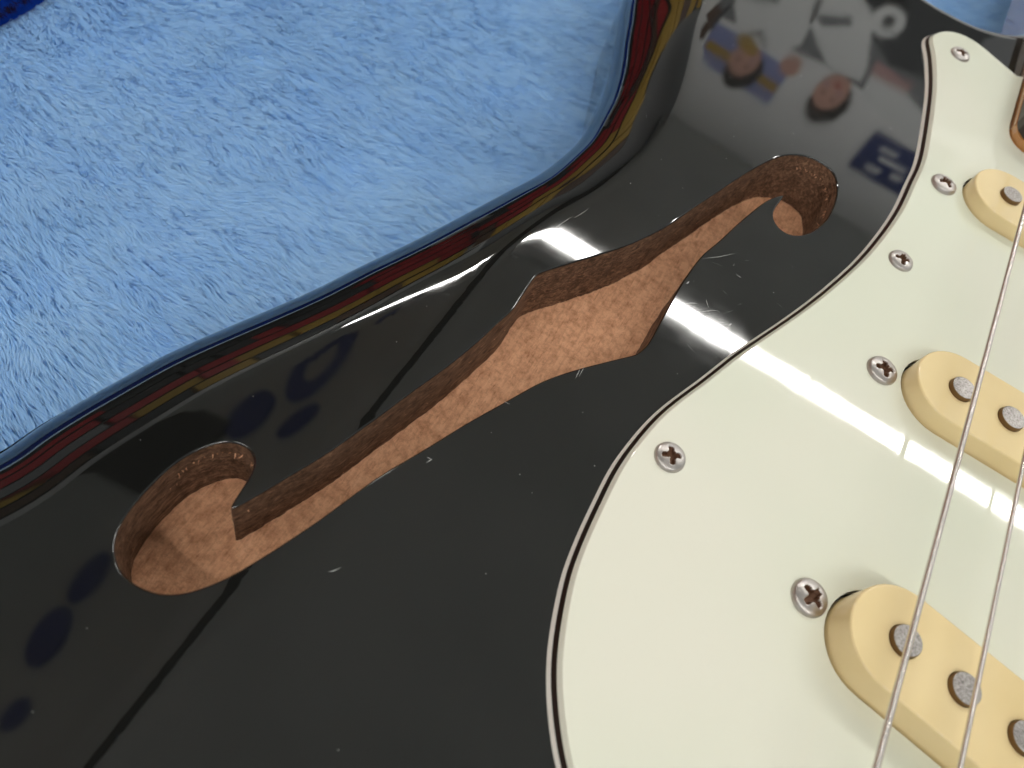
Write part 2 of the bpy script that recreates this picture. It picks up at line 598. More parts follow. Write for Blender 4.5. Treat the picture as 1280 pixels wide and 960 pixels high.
PK = [(1.5, 165.3, 0.0, 6.95, 5.95), (1.2, 100.8, 0.0, 7.65, 6.65), (1.0, 41.9, -math.radians(9.0), 9.4, 8.45)]
PSCREW = [(-38.53, 161.84), (-38.28, 98.77), (-37.68, 47.15)]
ph = [stadium(x, y, a, 35.55, 9.1) for x, y, a, _, _ in PK]
guard = bpy.data.objects.new('pickguard', None)
COL.objects.link(guard)
guard.parent = guitar
guard['label'] = 'mint-white three-ply pickguard with a black middle layer showing at its bevelled edge'


def ply(name, z0, z1, o0, o1, m, cap, rnd=0.0):
    V = []
    F = []
    n = len(gp)
    prof = [(z0, o0), (z1 - rnd, o1 - rnd * .3 if rnd else o1)]
    if rnd:
        prof += [(z1 - rnd * .3, o1 + rnd * .35), (z1, o1 + rnd * 1.1)]
    for z, off in prof:
        P = gp - ng * (off * wt)[:, None]
        V += [(a, b, z) for a, b in P]
    for k in range(len(prof) - 1):
        for i in range(n):
            j = (i + 1) % n
            F.append((k * n + i, k * n + j, (k + 1) * n + j, (k + 1) * n + i))
    lastoff = prof[-1][1]
    P = gp - ng * (lastoff * wt)[:, None]
    hb = []
    for h in ph:
        b = len(V)
        V += [(a, c, z0) for a, c in h] + [(a, c, z1) for a, c in h]
        kk = len(h)
        for i in range(kk):
            j = (i + 1) % kk
            F.append((b + j, b + i, b + kk + i, b + kk + j))
        hb.append(b + kk)
    if cap:
        v2, f2 = fill(P, ph)
        mp = {}
        for i in range(len(v2)):
            if i < n:
                mp[i] = (len(prof) - 1) * n + i
            else:
                r_ = i - n
                done = False
                for h, b in zip(ph, hb):
                    if r_ < len(h):
                        mp[i] = b + r_
                        done = True
                        break
                    r_ -= len(h)
                if not done:
                    mp[i] = len(V)
                    V.append((v2[i][0], v2[i][1], z1))
        F += [tuple(mp[i] for i in f) for f in f2]
    o = mesh(name, V, F, m, guard)
    return o


ply('bottom_ply', .02, .75, 0, .50, GEDGE, False)
ply('middle_ply', .75, 1.50, .52, 1.12, GBLACK, False)
ply('top_ply', 1.50, GT, 1.14, 1.70, GUARD, True, .12)


# ------------------------------------------------------------------ screws
def screw_mesh(rad, h):
    V = []
    F = []
    mi = []
    NR, NA = 22, 72
    arm, hw, dep = rad * .60, rad * .17, rad * .42
    V.append((0, 0, 0))
    for k in range(1, NR + 1):
        rr = rad * k / NR
        for a in range(NA):
            t = 2 * math.pi * a / NA
            V.append((rr * math.cos(t), rr * math.sin(t), 0))
    W = []
    for x, y, _ in V:
        rr = math.hypot(x, y)
        q = rr / rad
        z = h * math.sqrt(max(0, 1 - .86 * q * q))
        if q > .93:
            z -= h * .38 * ((q - .93) / .07)
        d1 = max(abs(x) / arm, abs(y) / (hw * (1.15 - .3 * abs(x) / arm)))
        d2 = max(abs(y) / arm, abs(x) / (hw * (1.15 - .3 * abs(y) / arm)))
        d3 = rr / (hw * 1.75)
        d = min(d1, d2, d3)
        if d < 1:
            z -= dep * min(1, (1 - d) * 3 + .35) * (1 - .55 * q)
        W.append((x, y, z))
    faces = []
    for a in range(NA):
        faces.append((0, 1 + a, 1 + (a + 1) % NA))
    for k in range(NR - 1):
        for a in range(NA):
            b = (a + 1) % NA
            faces.append((1 + k * NA + a, 1 + (k + 1) * NA + a, 1 + (k + 1) * NA + b, 1 + k * NA + b))
    b0 = len(W)
    for a in range(NA):
        t = 2 * math.pi * a / NA
        W.append((rad * math.cos(t), rad * math.sin(t), -.6))
    o = 1 + (NR - 1) * NA
    for a in range(NA):
        b = (a + 1) % NA
        faces.append((o + a, b0 + a, b0 + b, o + b))
    for f in faces:
        cx = sum(W[i][0] for i in f) / len(f)
        cy = sum(W[i][1] for i in f) / len(f)
        cz = sum(W[i][2] for i in f) / len(f)
        q = math.hypot(cx, cy) / rad
        mi.append(1 if cz < h * math.sqrt(max(0, 1 - .86 * q * q)) - dep * .22 and q < .66 else 0)
    me = bpy.data.meshes.new('screw')
    me.from_pydata([(a * MM, b * MM, c * MM) for a, b, c in W], [], faces)
    me.materials.append(STEEL)
    me.materials.append(RUST)
    me.polygons.foreach_set('material_index', mi)
    me.polygons.foreach_set('use_smooth', [True] * len(faces))
    return me


SC_S = screw_mesh(2.8, 1.15)
SC_L = screw_mesh(3.2, 1.35)


def screw(name, me, x, y, rot, parent, tilt=(0, 0), z=GT):
    o = bpy.data.objects.new(name, me)
    COL.objects.link(o)
    o.parent = parent
    o.location = (x * MM, y * MM, z * MM)
    o.rotation_euler = (math.radians(tilt[0]), math.radians(tilt[1]), math.radians(rot))
    return o


for x, y, rot in [(-67.1, 55.8, 28), (-42.0, 129.9, 12), (-45.6, 218.0, 20), (48, 224, 12), (43.5, 150, 40), (60.5, 88, 15), (84, -20, 50), (80, -92, 0)]:
    screw('screw', SC_S, x, y, rot, guard)

# ------------------------------------------------------------------ pickups
def cyl(name, x, y, r, z0, z1, m, parent, k=32, b=.18):
    V = []
    F = []
    prof = [(z0, r), (z1 - b, r), (z1 - b * .3, r - b * .3), (z1, r - b)]
    for z, rr in prof:
        V += [(x + rr * math.cos(2 * math.pi * i / k), y + rr * math.sin(2 * math.pi * i / k), z) for i in range(k)]
    for q in range(3):
        for i in range(k):
            j = (i + 1) % k
            F.append((q * k + i, q * k + j, (q + 1) * k + j, (q + 1) * k + i))
    F.append(tuple(3 * k + i for i in range(k)))
    o = mesh(name, V, F, m, parent)
    me = o.data
    me.polygons.foreach_set('use_smooth', [len(p.vertices) == 4 for p in me.polygons])
    me.update()
    return o


for pi, (px, py, pa, ptop, ctop) in enumerate(PK):
    pk = bpy.data.objects.new('pickup', None)
    COL.objects.link(pk)
    pk.parent = guitar
    pk['label'] = ['cream single-coil pickup beside the neck', 'cream single-coil pickup in the middle position', 'slanted cream single-coil pickup nearest the bridge'][pi]
    hl, r_ = 35.1, 8.7
    V = []
    F = []
    prof = [(-1.5, 0), (ctop - .4, .15)] + [(ctop - .4 + .4 * math.sin(math.radians(a)), .15 + .4 * (1 - math.cos(math.radians(a)))) for a in (20, 40, 60, 75, 90)]
    n = 0
    for z, off in prof:
        P = stadium(px, py, pa, hl - off, r_ - off)
        n = len(P)
        V += [(a, b, z) for a, b in P]
    for k in range(len(prof) - 1):
        for i in range(n):
            j = (i + 1) % n
            F.append((k * n + i, k * n + j, (k + 1) * n + j, (k + 1) * n + i))
    c, s = math.cos(pa), math.sin(pa)
    pos = [(px + c * (k - 2.5) * 10.4, py + s * (k - 2.5) * 10.4) for k in range(6)]
    hs = [np.array([(x + 2.6 * math.cos(t), y + 2.6 * math.sin(t)) for t in np.linspace(0, 2 * math.pi, 33)[:-1]]) for x, y in pos]
    top = stadium(px, py, pa, hl - prof[-1][1], r_ - prof[-1][1])
    v2, f2 = fill(top, hs)
    b = len(V)
    V += [(a, q, ctop) for a, q in v2]
    F += [tuple((len(prof) - 1) * n + i if i < n else b + i for i in f) for f in f2]
    nt = len(top)
    for h in range(6):
        ob = b + nt + 32 * h
        nb_ = len(V)
        V += [(V[ob + i][0], V[ob + i][1], ctop - 2.2) for i in range(32)]
        for i in range(32):
            j = (i + 1) % 32
            F.append((ob + i, ob + j, nb_ + j, nb_ + i))
    cov = mesh('cover', V, F, COVER, pk)
    me = cov.data
    me.polygons.foreach_set('use_smooth', [len(p.vertices) == 4 for p in me.polygons])
    me.update()
    stag = [.0, .25, .35, .2, -.3, .1]
    for k, (x, y) in enumerate(pos):
        po = cyl('pole_piece', x, y, 2.42, ctop - 3, ptop + (stag[k] if k > 2 else 0), POLE, pk)
        po.data.materials.append(POLE_SIDE)
        po.data.polygons.foreach_set('material_index', [1 if i < 64 else 0 for i in range(len(po.data.polygons))])
    for sgn, rot in ((-1, [38, 20, 62][pi]), (1, 10)):
        sx, sy = PSCREW[pi] if sgn < 0 else (px + c * 39, py + s * 39)
        screw('height_screw', SC_L, sx, sy, rot, pk, (4 * (pi - 1), 3))

# ------------------------------------------------------------------ neck
def prism(name, P, z0, z1, m, parent, b=.4):
    V = []
    F = []
    P = ccw(np.array(P))
    n_ = outward(P)
    n = len(P)
    for z, off in ((z0, 0), (z1 - b, 0), (z1, b)):
        Q = P - n_ * off
        V += [(a, c_, z) for a, c_ in Q]
    for k in range(2):
        for i in range(n):
            j = (i + 1) % n
            F.append((k * n + i, k * n + j, (k + 1) * n + j, (k + 1) * n + i))
    F.append(tuple(2 * n + i for i in range(n)))
    F.append(tuple(range(n - 1, -1, -1)))
    return mesh(name, V, F, m, parent)


npoly = catmull([(-25.9, 420), (-26.75, 198), (-26.0, 194.9), (-24.3, 192.8), (-21.8, 191.6), (0, 191.4), (21.8, 191.6), (24.3, 192.8), (26.0, 194.9), (26.75, 198), (25.9, 420)], 3, False)
neck = bpy.data.objects.new('neck', None)
COL.objects.link(neck)
neck.parent = guitar
prism('heel', npoly, .3, 4.6, MAPLE, neck)
prism('heel_block', [(-27, 262.5), (27, 262.5), (26, 420), (-26, 420)], -20, .28, MAPLE, neck)
prism('fretboard', npoly * np.array([1, 1]), 4.62, 9.0, ROSE, neck)

# ------------------------------------------------------------------ strings
def string(name, p0, p1, rad, wound, parent):
    p0 = Vector(p0)
    p1 = Vector(p1)
    d = (p1 - p0)
    L = d.length
    d.normalize()
    u_ = d.cross(Vector((0, 0, 1))).normalized()
    w_ = u_.cross(d)
    V = []
    F = []
    k = 10
    if wound:
        pitch = wound
        st = pitch / 6
        nn = int(L / st)
    else:
        st = 4
        nn = int(L / st)
    for i in range(nn + 1):
        c0 = p0 + d * (i * st)
        for a in range(k):
            t = 2 * math.pi * a / k
            rr = rad
            if wound:
                ph_ = ((i * st / pitch) - t / (2 * math.pi)) % 1.0
                rr = rad * (.76 + .24 * math.sqrt(max(0.0, 1 - (2 * ph_ - 1) ** 2)))
            V.append(tuple(c0 + u_ * rr * math.cos(t) + w_ * rr * math.sin(t)))
    for i in range(nn):
        for a in range(k):
            b = (a + 1) % k
            F.append((i * k + a, i * k + b, (i + 1) * k + b, (i + 1) * k + a))
    o = mesh(name, V, F, STRING, parent, True)
    return o


E0, E1 = np.array([-26.60, 24.64, 12.4]), np.array([-23.69, 154.05, 11.2])
A0, A1 = np.array([-15.54, 31.13, 12.6]), np.array([-14.13, 87.99, 12.0])


def along(a, b, y):
    return tuple(a + (b - a) * (y - a[1]) / (b[1] - a[1]))


Y0, Y1 = -6, 415
st = [(along(E0, E1, Y0), along(E0, E1, Y1), .53, .48), (along(A0, A1, Y0), along(A0, A1, Y1), .41, .40)]
for k, (x0, x1, rd, wd) in enumerate([(-5.6, -4.4, .34, .30), (5.2, 4.2, .23, 0), (15.8, 12.7, .17, 0), (26.3, 21.2, .13, 0)]):
    st.append(((x0, Y0, 12.9), (x1, Y1, 10.2), rd, wd))
for p0, p1, rd, wd in st:
    string('string', p0, p1, rd, wd, guitar)

bridge = bpy.data.objects.new('bridge', None)
COL.objects.link(bridge)
bridge.parent = guitar
box('plate', (-.040, -.034, .0005), (.040, .0025, .003), STEEL, bridge, .0006)
for k in range(6):
    xs = st[k][0][0]
    zs = st[k][0][2]
    box('saddle', ((xs - 4.9) * MM, -.024, .0031), ((xs + 4.9) * MM, -.004, (zs - .3) * MM), STEEL, bridge, .0007)

# ------------------------------------------------------------------ dust and nicks on the lacquer
DV, DF = [], []


def speck(x, y, L, wd, ang, z=None):
    zz = (-float(drop(x)) if z is None else z) + .035
    b = len(DV)
    k = 5
    ca, sa = math.cos(ang), math.sin(ang)
    for i in range(k):
        t = 2 * math.pi * i / k
        a_, b_ = L * math.cos(t) * random.uniform(.6, 1), wd * math.sin(t) * random.uniform(.6, 1)
        DV.append((x + a_ * ca - b_ * sa, y + a_ * sa + b_ * ca, zz))
    DV.append((x, y, zz + min(L, wd) * .6))
    for i in range(k):
        DF.append((b + i, b + (i + 1) % k, b + k))


cand = 0
while cand < 48:
    x, y = random.uniform(-140, -50), random.uniform(-25, 200)
    q = np.array([(x, y)])
    if inside(q, topring)[0] and not inside(q, hole + nh * 1.0)[0] and not inside(q, gp)[0]:
        big = random.random() < .12
        speck(x, y, random.uniform(.05, .13) * (1.8 if big else 1), random.uniform(.04, .09) * (1.3 if big else 1), random.uniform(0, 3.1))
        cand += 1
for _ in range(26):
    x, y = random.uniform(-70, -30), random.uniform(20, 200)
    q = np.array([(x, y)])
    if inside(q, gp - ng * 3)[0]:
        speck(x, y, .09, .07, random.uniform(0, 3), GT)
du = mesh('dust_specks', DV, DF, DUST, body)
du['kind'] = 'stuff'
SV, SF = [], []


def scratch(x, y, ang, L, wd):
    b = len(SV)
    n = 7
    cx, cy, a = x, y, ang
    for i in range(n):
        t = i / (n - 1)
        ww = wd * math.sin(math.pi * min(max(t, .04), .96))
        SV.append((cx - math.sin(a) * ww, cy + math.cos(a) * ww, -float(drop(cx)) + .012))
        SV.append((cx + math.sin(a) * ww, cy - math.cos(a) * ww, -float(drop(cx)) + .012))
        cx += math.cos(a) * L / n
        cy += math.sin(a) * L / n
        a += random.uniform(-.12, .12)
    for i in range(n - 1):
        SF.append((b + 2 * i, b + 2 * i + 1, b + 2 * i + 3, b + 2 * i + 2))


SCR = [(-78.56, 102.12, 0.89, 9.54), (-78.37, 88.58, 0.68, 4.73), (-74.06, 93.29, -0.97, 2.34), (-71.19, 103.46, -0.22, 1.56), (-78.85, 93.95, 1.38, 1.13), (-77.04, 89.66, 0.68, 3.02), (-74.54, 89.02, 0.72, 5.7), (-67.92, 90.23, 1.16, 1.47), (-87.59, 63.39, -1.3, 2.8), (-87.09, 64.03, -1.44, 2.78), (-104.28, 93.49, 1.24, 5.19), (-78.68, 94.08, 1.38, 1.13), (-106.32, 87.75, 1.25, 6.82), (-99.97, 32.34, 1.2, 1.56), (-95.36, 49.41, -0.15, 1.31), (-99.47, 33.31, 3.09, 1.08), (-102.31, 10.15, 0.79, 2.25)]
for x, y, ang, L in SCR:
    scratch(x, y, ang, L, .035)
for _ in range(16):
    scratch(random.gauss(-72, 4.5), random.gauss(95, 7), random.choice((-.4, .3, .9, 1.2)) + random.gauss(0, .25), random.uniform(.8, 4.5), random.uniform(.006, .012))
for _ in range(8):
    x, y = random.uniform(-108, -78), random.uniform(-10, 140)
    if not inside(np.array([(x, y)]), hole + nh * 4)[0]:
        scratch(x, y, random.uniform(0, 3.1), random.uniform(.8, 3), random.uniform(.004, .008))
sc_ = mesh('hairline_scratches', SV, SF, DUST, body)
sc_['kind'] = 'stuff'

# ------------------------------------------------------------------ plush cloth under the guitar
def lattice(nx, ny, seed):
    return np.random.default_rng(seed).normal(size=(nx, ny))


def vnoise(x, y, cell, seed):
    gx, gy = x / cell, y / cell
    ix, iy = np.floor(gx).astype(int), np.floor(gy).astype(int)
    fx, fy = gx - ix, gy - iy
    fx = fx * fx * (3 - 2 * fx)
    fy = fy * fy * (3 - 2 * fy)
    T = lattice(256, 256, seed)
    a = T[ix % 256, iy % 256]
    b = T[(ix + 1) % 256, iy % 256]
    c = T[ix % 256, (iy + 1) % 256]
    d = T[(ix + 1) % 256, (iy + 1) % 256]
    return (a * (1 - fx) + b * fx) * (1 - fy) + (c * (1 - fx) + d * fx) * fy


# lie of the pile: the streaks run along FDIR
FDIR = -0.22


def fur_mesh(name, x, y, length, width, z0, m, parent=None):
    n = len(x)
    ca, sa = math.cos(FDIR), math.sin(FDIR)
    al, ac = x * ca + y * sa, -x * sa + y * ca            # along and across the lie of the pile
    tuft = vnoise(al / 4.5, ac / 1.1, 1.0, 4) + .6 * vnoise(al / 2.2, ac / .6, 1.0, 12)
    ang = FDIR + .12 * vnoise(x, y, 26, 1) + .13 * vnoise(x, y, 6.0, 2) + .17 * vnoise(al / 3.0, ac / 1.0, 1.0, 8) + RNG.normal(0, .10, n)
    lean = np.clip(1.15 + .04 * vnoise(x, y, 12, 3) + .10 * tuft + RNG.normal(0, .08, n), .35, 1.45)
    L = length * np.clip(1 + .05 * vnoise(x, y, 5, 5) + .12 * tuft + RNG.normal(0, .12, n), .35, 1.8)
    zb = z0 + .5 * vnoise(x, y, 14, 6)
    dx, dy = np.cos(ang), np.sin(ang)
    roll = RNG.uniform(-.55, .55, n)
    wx, wy, wz = -dy * np.cos(roll), dx * np.cos(roll), np.sin(roll)
    W = width * RNG.uniform(.7, 1.3, n) * .5
    P = []
    for t, ws in ((0, 1.0), (.5, .85), (1.0, .0)):
        hx = L * (np.sin(lean) * t * (.75 + .25 * t))
        hz = L * np.cos(lean) * (t * (1.35 - .35 * t)) + L * .05 * t
        cx, cy, cz = x + dx * hx, y + dy * hx, zb + hz
        if ws > 0:
            P.append(np.stack([cx - wx * W * ws, cy - wy * W * ws, cz - wz * W * ws], 1))
            P.append(np.stack([cx + wx * W * ws, cy + wy * W * ws, cz + wz * W * ws], 1))
        else:
            P.append(np.stack([cx, cy, cz], 1))
    co = np.stack(P, 1).reshape(-1, 3) * MM
    base = (np.arange(n) * 5)[:, None]
    tris = np.concatenate([base + np.array([[0, 1, 3]]), base + np.array([[0, 3, 2]]), base + np.array([[2, 3, 4]])], 1).reshape(-1)
    me = bpy.data.meshes.new(name)
    me.vertices.add(len(co))
    me.vertices.foreach_set('co', co.astype(np.float32).ravel())
    nt = n * 3
    me.loops.add(nt * 3)
    me.loops.foreach_set('vertex_index', tris.astype(np.int32))
    me.polygons.add(nt)
    me.polygons.foreach_set('loop_start', np.arange(nt, dtype=np.int32) * 3)
    me.polygons.foreach_set('use_smooth', np.ones(nt, bool))
    me.update(calc_edges=True)
    return link(name, me, m, parent)


def in_blue(x, y):
    """corner of the second, royal blue cloth"""
    return x < -259.0


cloth_z = BOT - .3
gxs, gys = np.arange(-420, 241, 6.0), np.arange(-220, 521, 6.0)
V = []
F = []
nx, ny = len(gxs), len(gys)
XX, YY = np.meshgrid(gxs, gys, indexing='ij')
ZZ = cloth_z - .25 + .25 * vnoise(XX, YY, 16, 6)
V = [(float(XX[i, j]), float(YY[i, j]), float(ZZ[i, j])) for i in range(nx) for j in range(ny)]
F = [(i * ny + j, (i + 1) * ny + j, (i + 1) * ny + j + 1, i * ny + j + 1) for i in range(nx - 1) for j in range(ny - 1)]
cloth = struct(mesh('plush_cloth', V, F, FURBACK, None, True))
cloth['label'] = 'sky blue long-pile plush cloth spread under the guitar'


def scatter(n, x0, x1, y0, y1):
    x = RNG.uniform(x0, x1, n)
    y = RNG.uniform(y0, y1, n)
    q = np.c_[x, y]
    keep_ = ~inside(q, outline - nb * 3.0)
    return x[keep_], y[keep_]


FD = 6.8
zones = [(-275, -110, -5, 130, FD), (-275, -110, 130, 262, FD), (-300, -275, 60, 262, FD * .5), (-95, 30, 230, 410, FD * .6), (-300, -95, 262, 430, FD * .3), (-420, -300, -60, 460, FD * .25), (-300, -275, -60, 60, FD * .25), (-275, -120, -90, -5, FD * .3)]
X, Y = [], []
for x0, x1, y0, y1, dn in zones:
    x, y = scatter(int((x1 - x0) * (y1 - y0) * dn), x0, x1, y0, y1)
    X.append(x)
    Y.append(y)
X = np.concatenate(X)
Y = np.concatenate(Y)
ib = in_blue(X, Y)
fur = fur_mesh('pile', X[~ib], Y[~ib], 5.4, .25, cloth_z, FUR, cloth)
fur['kind'] = 'stuff'
bx_ = X[ib]
by_ = Y[ib]
bcl = thing('royal_blue_cloth', 'royal blue plush cloth with a dark edge lapping over the sky blue plush', 'cloth')
V = []
F = []
ys = np.arange(-60, 461, 5.0)
for y in ys:
    for x, z in ((-345, cloth_z + 1.0), (-300, cloth_z + 1.5), (-265, cloth_z + 2.0), (-260.5, cloth_z + 1.6), (-259.0, cloth_z + .2)):
        V.append((x + (.4 * math.sin(y * .21) if x > -290 else 0), y, z))
for i in range(len(ys) - 1):
    for k in range(4):
        F.append((i * 5 + k, i * 5 + k + 1, i * 5 + 6 + k, i * 5 + 5 + k))
mesh('backing', V, F, FURB, bcl, True)
sel = (bx_ < -260.5) & (bx_ > -345)
fb = fur_mesh('pile', bx_[sel], by_[sel], 5.5, .30, cloth_z + 1.6, FURB, bcl)
fb['kind'] = 'stuff'
xe = RNG.uniform(-261.2, -259.2, 5200)
ye = RNG.uniform(-60, 300, 5200)
fe = fur_mesh('dark_edge', xe, ye, 4.2, .25, cloth_z + 2.6, FURD, bcl)
fe['kind'] = 'stuff'

# ------------------------------------------------------------------ what the lacquer mirrors: ceiling, walls, lamps, posters, rack
ZC = 1.88
ceiling = struct(box('ceiling', (-2.6, -3.6, ZC), (3.2, 2.70, ZC + .05), CEIL))
wall_b = struct(box('wall_back', (-2.6, 2.68, -.8), (3.2, 2.74, ZC - .002), WHITE))
floor = struct(box('floor', (-2.6, -3.6, -.85), (3.2, 2.68, -.80), BROWNF))
wall_l = struct(box('wall_left', (-2.66, -3.6, -.8), (-2.60, 2.68, ZC - .002), WHITE))
beam = box('ceiling_beam', (-1.05, -3.5, ZC - .05), (-.84, 2.679, ZC - .001), DARK)
tag(beam, 'dark ceiling beam mirrored as a black streak along the sloping edge', 'beam')


def lamp(x, y, label, L=1.2):
    t = thing('ceiling_lamp', label, 'lamp', 'ceiling lamps')
    t.location = (x, y, ZC)
    box('housing', (-L / 2, -.070, -.072), (L / 2, .070, -.001), HOUSING, t, .004)
    box('diffuser', (-L / 2 + .004, -.026, -.080), (L / 2 - .004, .026, -.0715), GLOW, t, .003)
    return t


YL = 1.765
lamp(-.06, YL, 'lit ceiling lamp mirrored as the white streak beside the sound hole')
lamp(1.145, YL, 'lit ceiling lamp mirrored as the white streak across the pickguard')
lamp(-1.76, YL, 'lit ceiling lamp mirrored near the body edge at the waist')
for x, wh in ((-1.76, 'over the left wall rack'), (-.06, 'straight behind the viewer'), (1.165, 'farther off from the rack')):
    lamp(x, -1.15, 'lit ceiling lamp in the second row, ' + wh)

# poster of two people on the back wall, mirrored upside down in the upper horn
SKIN = mat('print_skin', (.66, .38, .30), .6)
HAIR = mat('print_dark_hair', (.02, .016, .014), .6)
SHIRT = mat('print_pale_shirt', (.80, .82, .82), .6)
GREY = mat('print_grey', (.20, .21, .22), .6)
NAVY = mat('print_navy', (.012, .028, .16), .5)
NAVY2 = mat('leaf_navy', (.02, .045, .30), .6)
PERI = mat('print_periwinkle', (.26, .30, .58), .6)
YELL = mat('print_yellow', (.46, .29, .03), .6)
RED = mat('print_red', (.40, .012, .02), .5)
BROWN = mat('print_brown', (.10, .055, .035), .6)
PINK = mat('print_pink', (.55, .34, .33), .6)
INK = mat('print_dark_grey', (.035, .04, .045), .6)
PAPER = mat('print_paper', (.86, .87, .87), .6)


def flat(name, pts, y, m, parent):
    """flat printed shape on the back wall: pts are (x, z) in mm"""
    n = len(pts)
    V = [(a, y, b) for a, b in pts] + [(a, y + .8, b) for a, b in pts]
    F = [tuple(range(n)), tuple(range(2 * n - 1, n - 1, -1))] + [(i, n + i, n + (i + 1) % n, (i + 1) % n) for i in range(n)]
    return mesh(name, V, F, m, parent)


def ell(cx, cz, rx, rz, rot=0, k=20):
    return [(cx + rx * math.cos(t) * math.cos(rot) - rz * math.sin(t) * math.sin(rot), cz + rx * math.cos(t) * math.sin(rot) + rz * math.sin(t) * math.cos(rot)) for t in np.linspace(0, 2 * math.pi, k + 1)[:-1]]


poster = thing('photo_poster', 'photo poster of two people in pale shirts mirrored upside down in the upper horn', 'poster')
pos_y = 2678.0
flat('paper', [(-420, 950), (720, 950), (720, 1765), (-420, 1765)], pos_y, PAPER, poster)
flat('ground_print', [(-415, 955), (715, 955), (715, 1330), (380, 1420), (40, 1400), (-415, 1440)], pos_y - .9, GREY, poster)
flat('box_print', [(-345, 1455), (-25, 1470), (-28, 1630), (-340, 1612)], pos_y - 1.5, PERI, poster)
flat('band_print', [(-330, 1520), (-30, 1545), (-30, 1580), (-330, 1560)], pos_y - 2.5, YELL, poster)
flat('floor_print', [(-20, 960), (400, 960), (420, 1265), (230, 1290), (120, 1240), (10, 1200)], pos_y - 1.5, INK, poster)
flat('shirt', [(-255, 1445), (-185, 1470), (-120, 1455), (-45, 1385), (-60, 1230), (-150, 1190), (-260, 1205), (-335, 1335)], pos_y - 3.5, SHIRT, poster)
flat('shirt', [(62, 1395), (120, 1400), (190, 1385), (178, 1330), (95, 1180), (-20, 1130), (-95, 1180), (-62, 1300)], pos_y - 3.5, SHIRT, poster)
flat('arm', [(-330, 1330), (-290, 1335), (-180, 1300), (-190, 1275), (-300, 1290)], pos_y - 4.5, GREY, poster)
flat('arm', [(-55, 1270), (-20, 1290), (60, 1240), (40, 1220)], pos_y - 4.5, GREY, poster)
flat('collar', [(-230, 1440), (-180, 1400), (-130, 1450), (-180, 1425)], pos_y - 4.5, GREY, poster)
flat('hand', ell(-35, 1460, 34, 40, .4), pos_y - 4.5, SKIN, poster)
flat('side_print', [(200, 1345), (300, 1330), (470, 1390), (440, 1470), (330, 1455), (215, 1425)], pos_y - 3.5, SHIRT, poster)
flat('side_print', [(190, 1300), (330, 1310), (330, 1340), (200, 1345)], pos_y - 4.5, PINK, poster)
flat('side_print', [(480, 1430), (600, 1440), (600, 1560), (570, 1500)], pos_y - 2.5, GREY, poster)
for cx, cz, sc, lean in ((-174, 1545, .98, .25), (138, 1490, 1.04, .2)):
    hz = ell(cx + 4, cz + 14, 60 * sc, 86 * sc, lean)
    hz = [(a_ + 5 * math.sin(7 * i), b_ + 5 * math.cos(5 * i)) for i, (a_, b_) in enumerate(hz)]
    flat('hair', hz, pos_y - 5.5, HAIR, poster)
    flat('face', ell(cx - 8, cz - 22, 50 * sc, 68 * sc, lean), pos_y - 6.5, SKIN, poster)
    for dx in (-20, 20):
        flat('eye', ell(cx - 10 + dx * sc, cz - 8 + dx * .25, 9, 5), pos_y - 7.5, BROWN, poster)
        flat('cheek', ell(cx - 10 + dx * 1.3 * sc, cz - 40 + dx * .25, 13, 14), pos_y - 7.2, PINK, poster)
    flat('mouth', ell(cx - 4, cz - 58, 15, 6, .2), pos_y - 7.5, RED, poster)
flat('cap', ell(-200, 1470, 44, 26, .3), pos_y - 8.5, YELL, poster)
flat('bag', [(-415, 1380), (-350, 1400), (-365, 1540), (-410, 1560)], pos_y - 2.5, BROWN, poster)
flat('bag', [(-345, 1370), (-325, 1380), (-345, 1500), (-360, 1490)], pos_y - 2.6, INK, poster)
roll = thing('tape_roll', 'white ring hanging against a dark patch, mirrored at the top of the horn', 'ring')
V = []
F = []
k = 36
for z0 in (0, 1):
    for rr in (50, 20):
        V += [(143 + rr * math.cos(2 * math.pi * i / k), pos_y - 4 - 24 * z0, 1167 + rr * math.sin(2 * math.pi * i / k)) for i in range(k)]
for i in range(k):
    j = (i + 1) % k
    for a, b in ((0, 1), (1, 3), (3, 2), (2, 0)):
        F.append((a * k + i, a * k + j, b * k + j, b * k + i))
mesh('ring', V, F, SHIRT, roll)
sign = thing('wall_sign', 'navy blue sign with faint white lettering mirrored beside the pickguard', 'sign')
flat('board', [(333, 1505), (562, 1505), (562, 1671), (333, 1671)], pos_y - 8, NAVY, sign)
for a, b, c_ in ((380, 1625, 60), (470, 1610, 50), (400, 1575, 110), (380, 1540, 70)):
    flat('lettering', [(a, b), (a + c_, b - 4), (a + c_ - 8, b + 15), (a + 5, b + 18)], pos_y - 9.5, SHIRT, sign)

# shelf rack of red and yellow packs along the left wall, mirrored in the rounded body edge
rack = thing('display_rack', 'long wall rack of red and yellow packs mirrored along the rounded body edge', 'rack')
box('back_board', (-2.598, -3.2, -.6), (-2.56, 2.6, 1.50), INK, rack)
for z in (-.10, .14, .46, .78, 1.12, 1.46):
    box('shelf', (-2.558, -3.2, z - .012), (-2.30, 2.6, z), DARK, rack)
rr = random.Random(5)
for z, h, cols in ((-.10, .20, (INK, RED, INK)), (.14, .30, (RED, RED, RED, INK, RED)), (.46, .30, (RED, RED, RED, GREY, RED)), (.78, .32, (YELL, YELL, RED, YELL)), (1.12, .32, (YELL, BROWN, BROWN, INK))):
    y = -3.15
    while y < 2.45:
        wd = rr.uniform(.10, .42)
        hh = h * rr.uniform(.85, 1)
        box('pack', (-2.55 + rr.uniform(0, .03), y, z + .001), (-2.34 + rr.uniform(0, .04), min(y + wd, 2.58), z + hh), rr.choice(cols), rack)
        y += wd + rr.uniform(.005, .03)

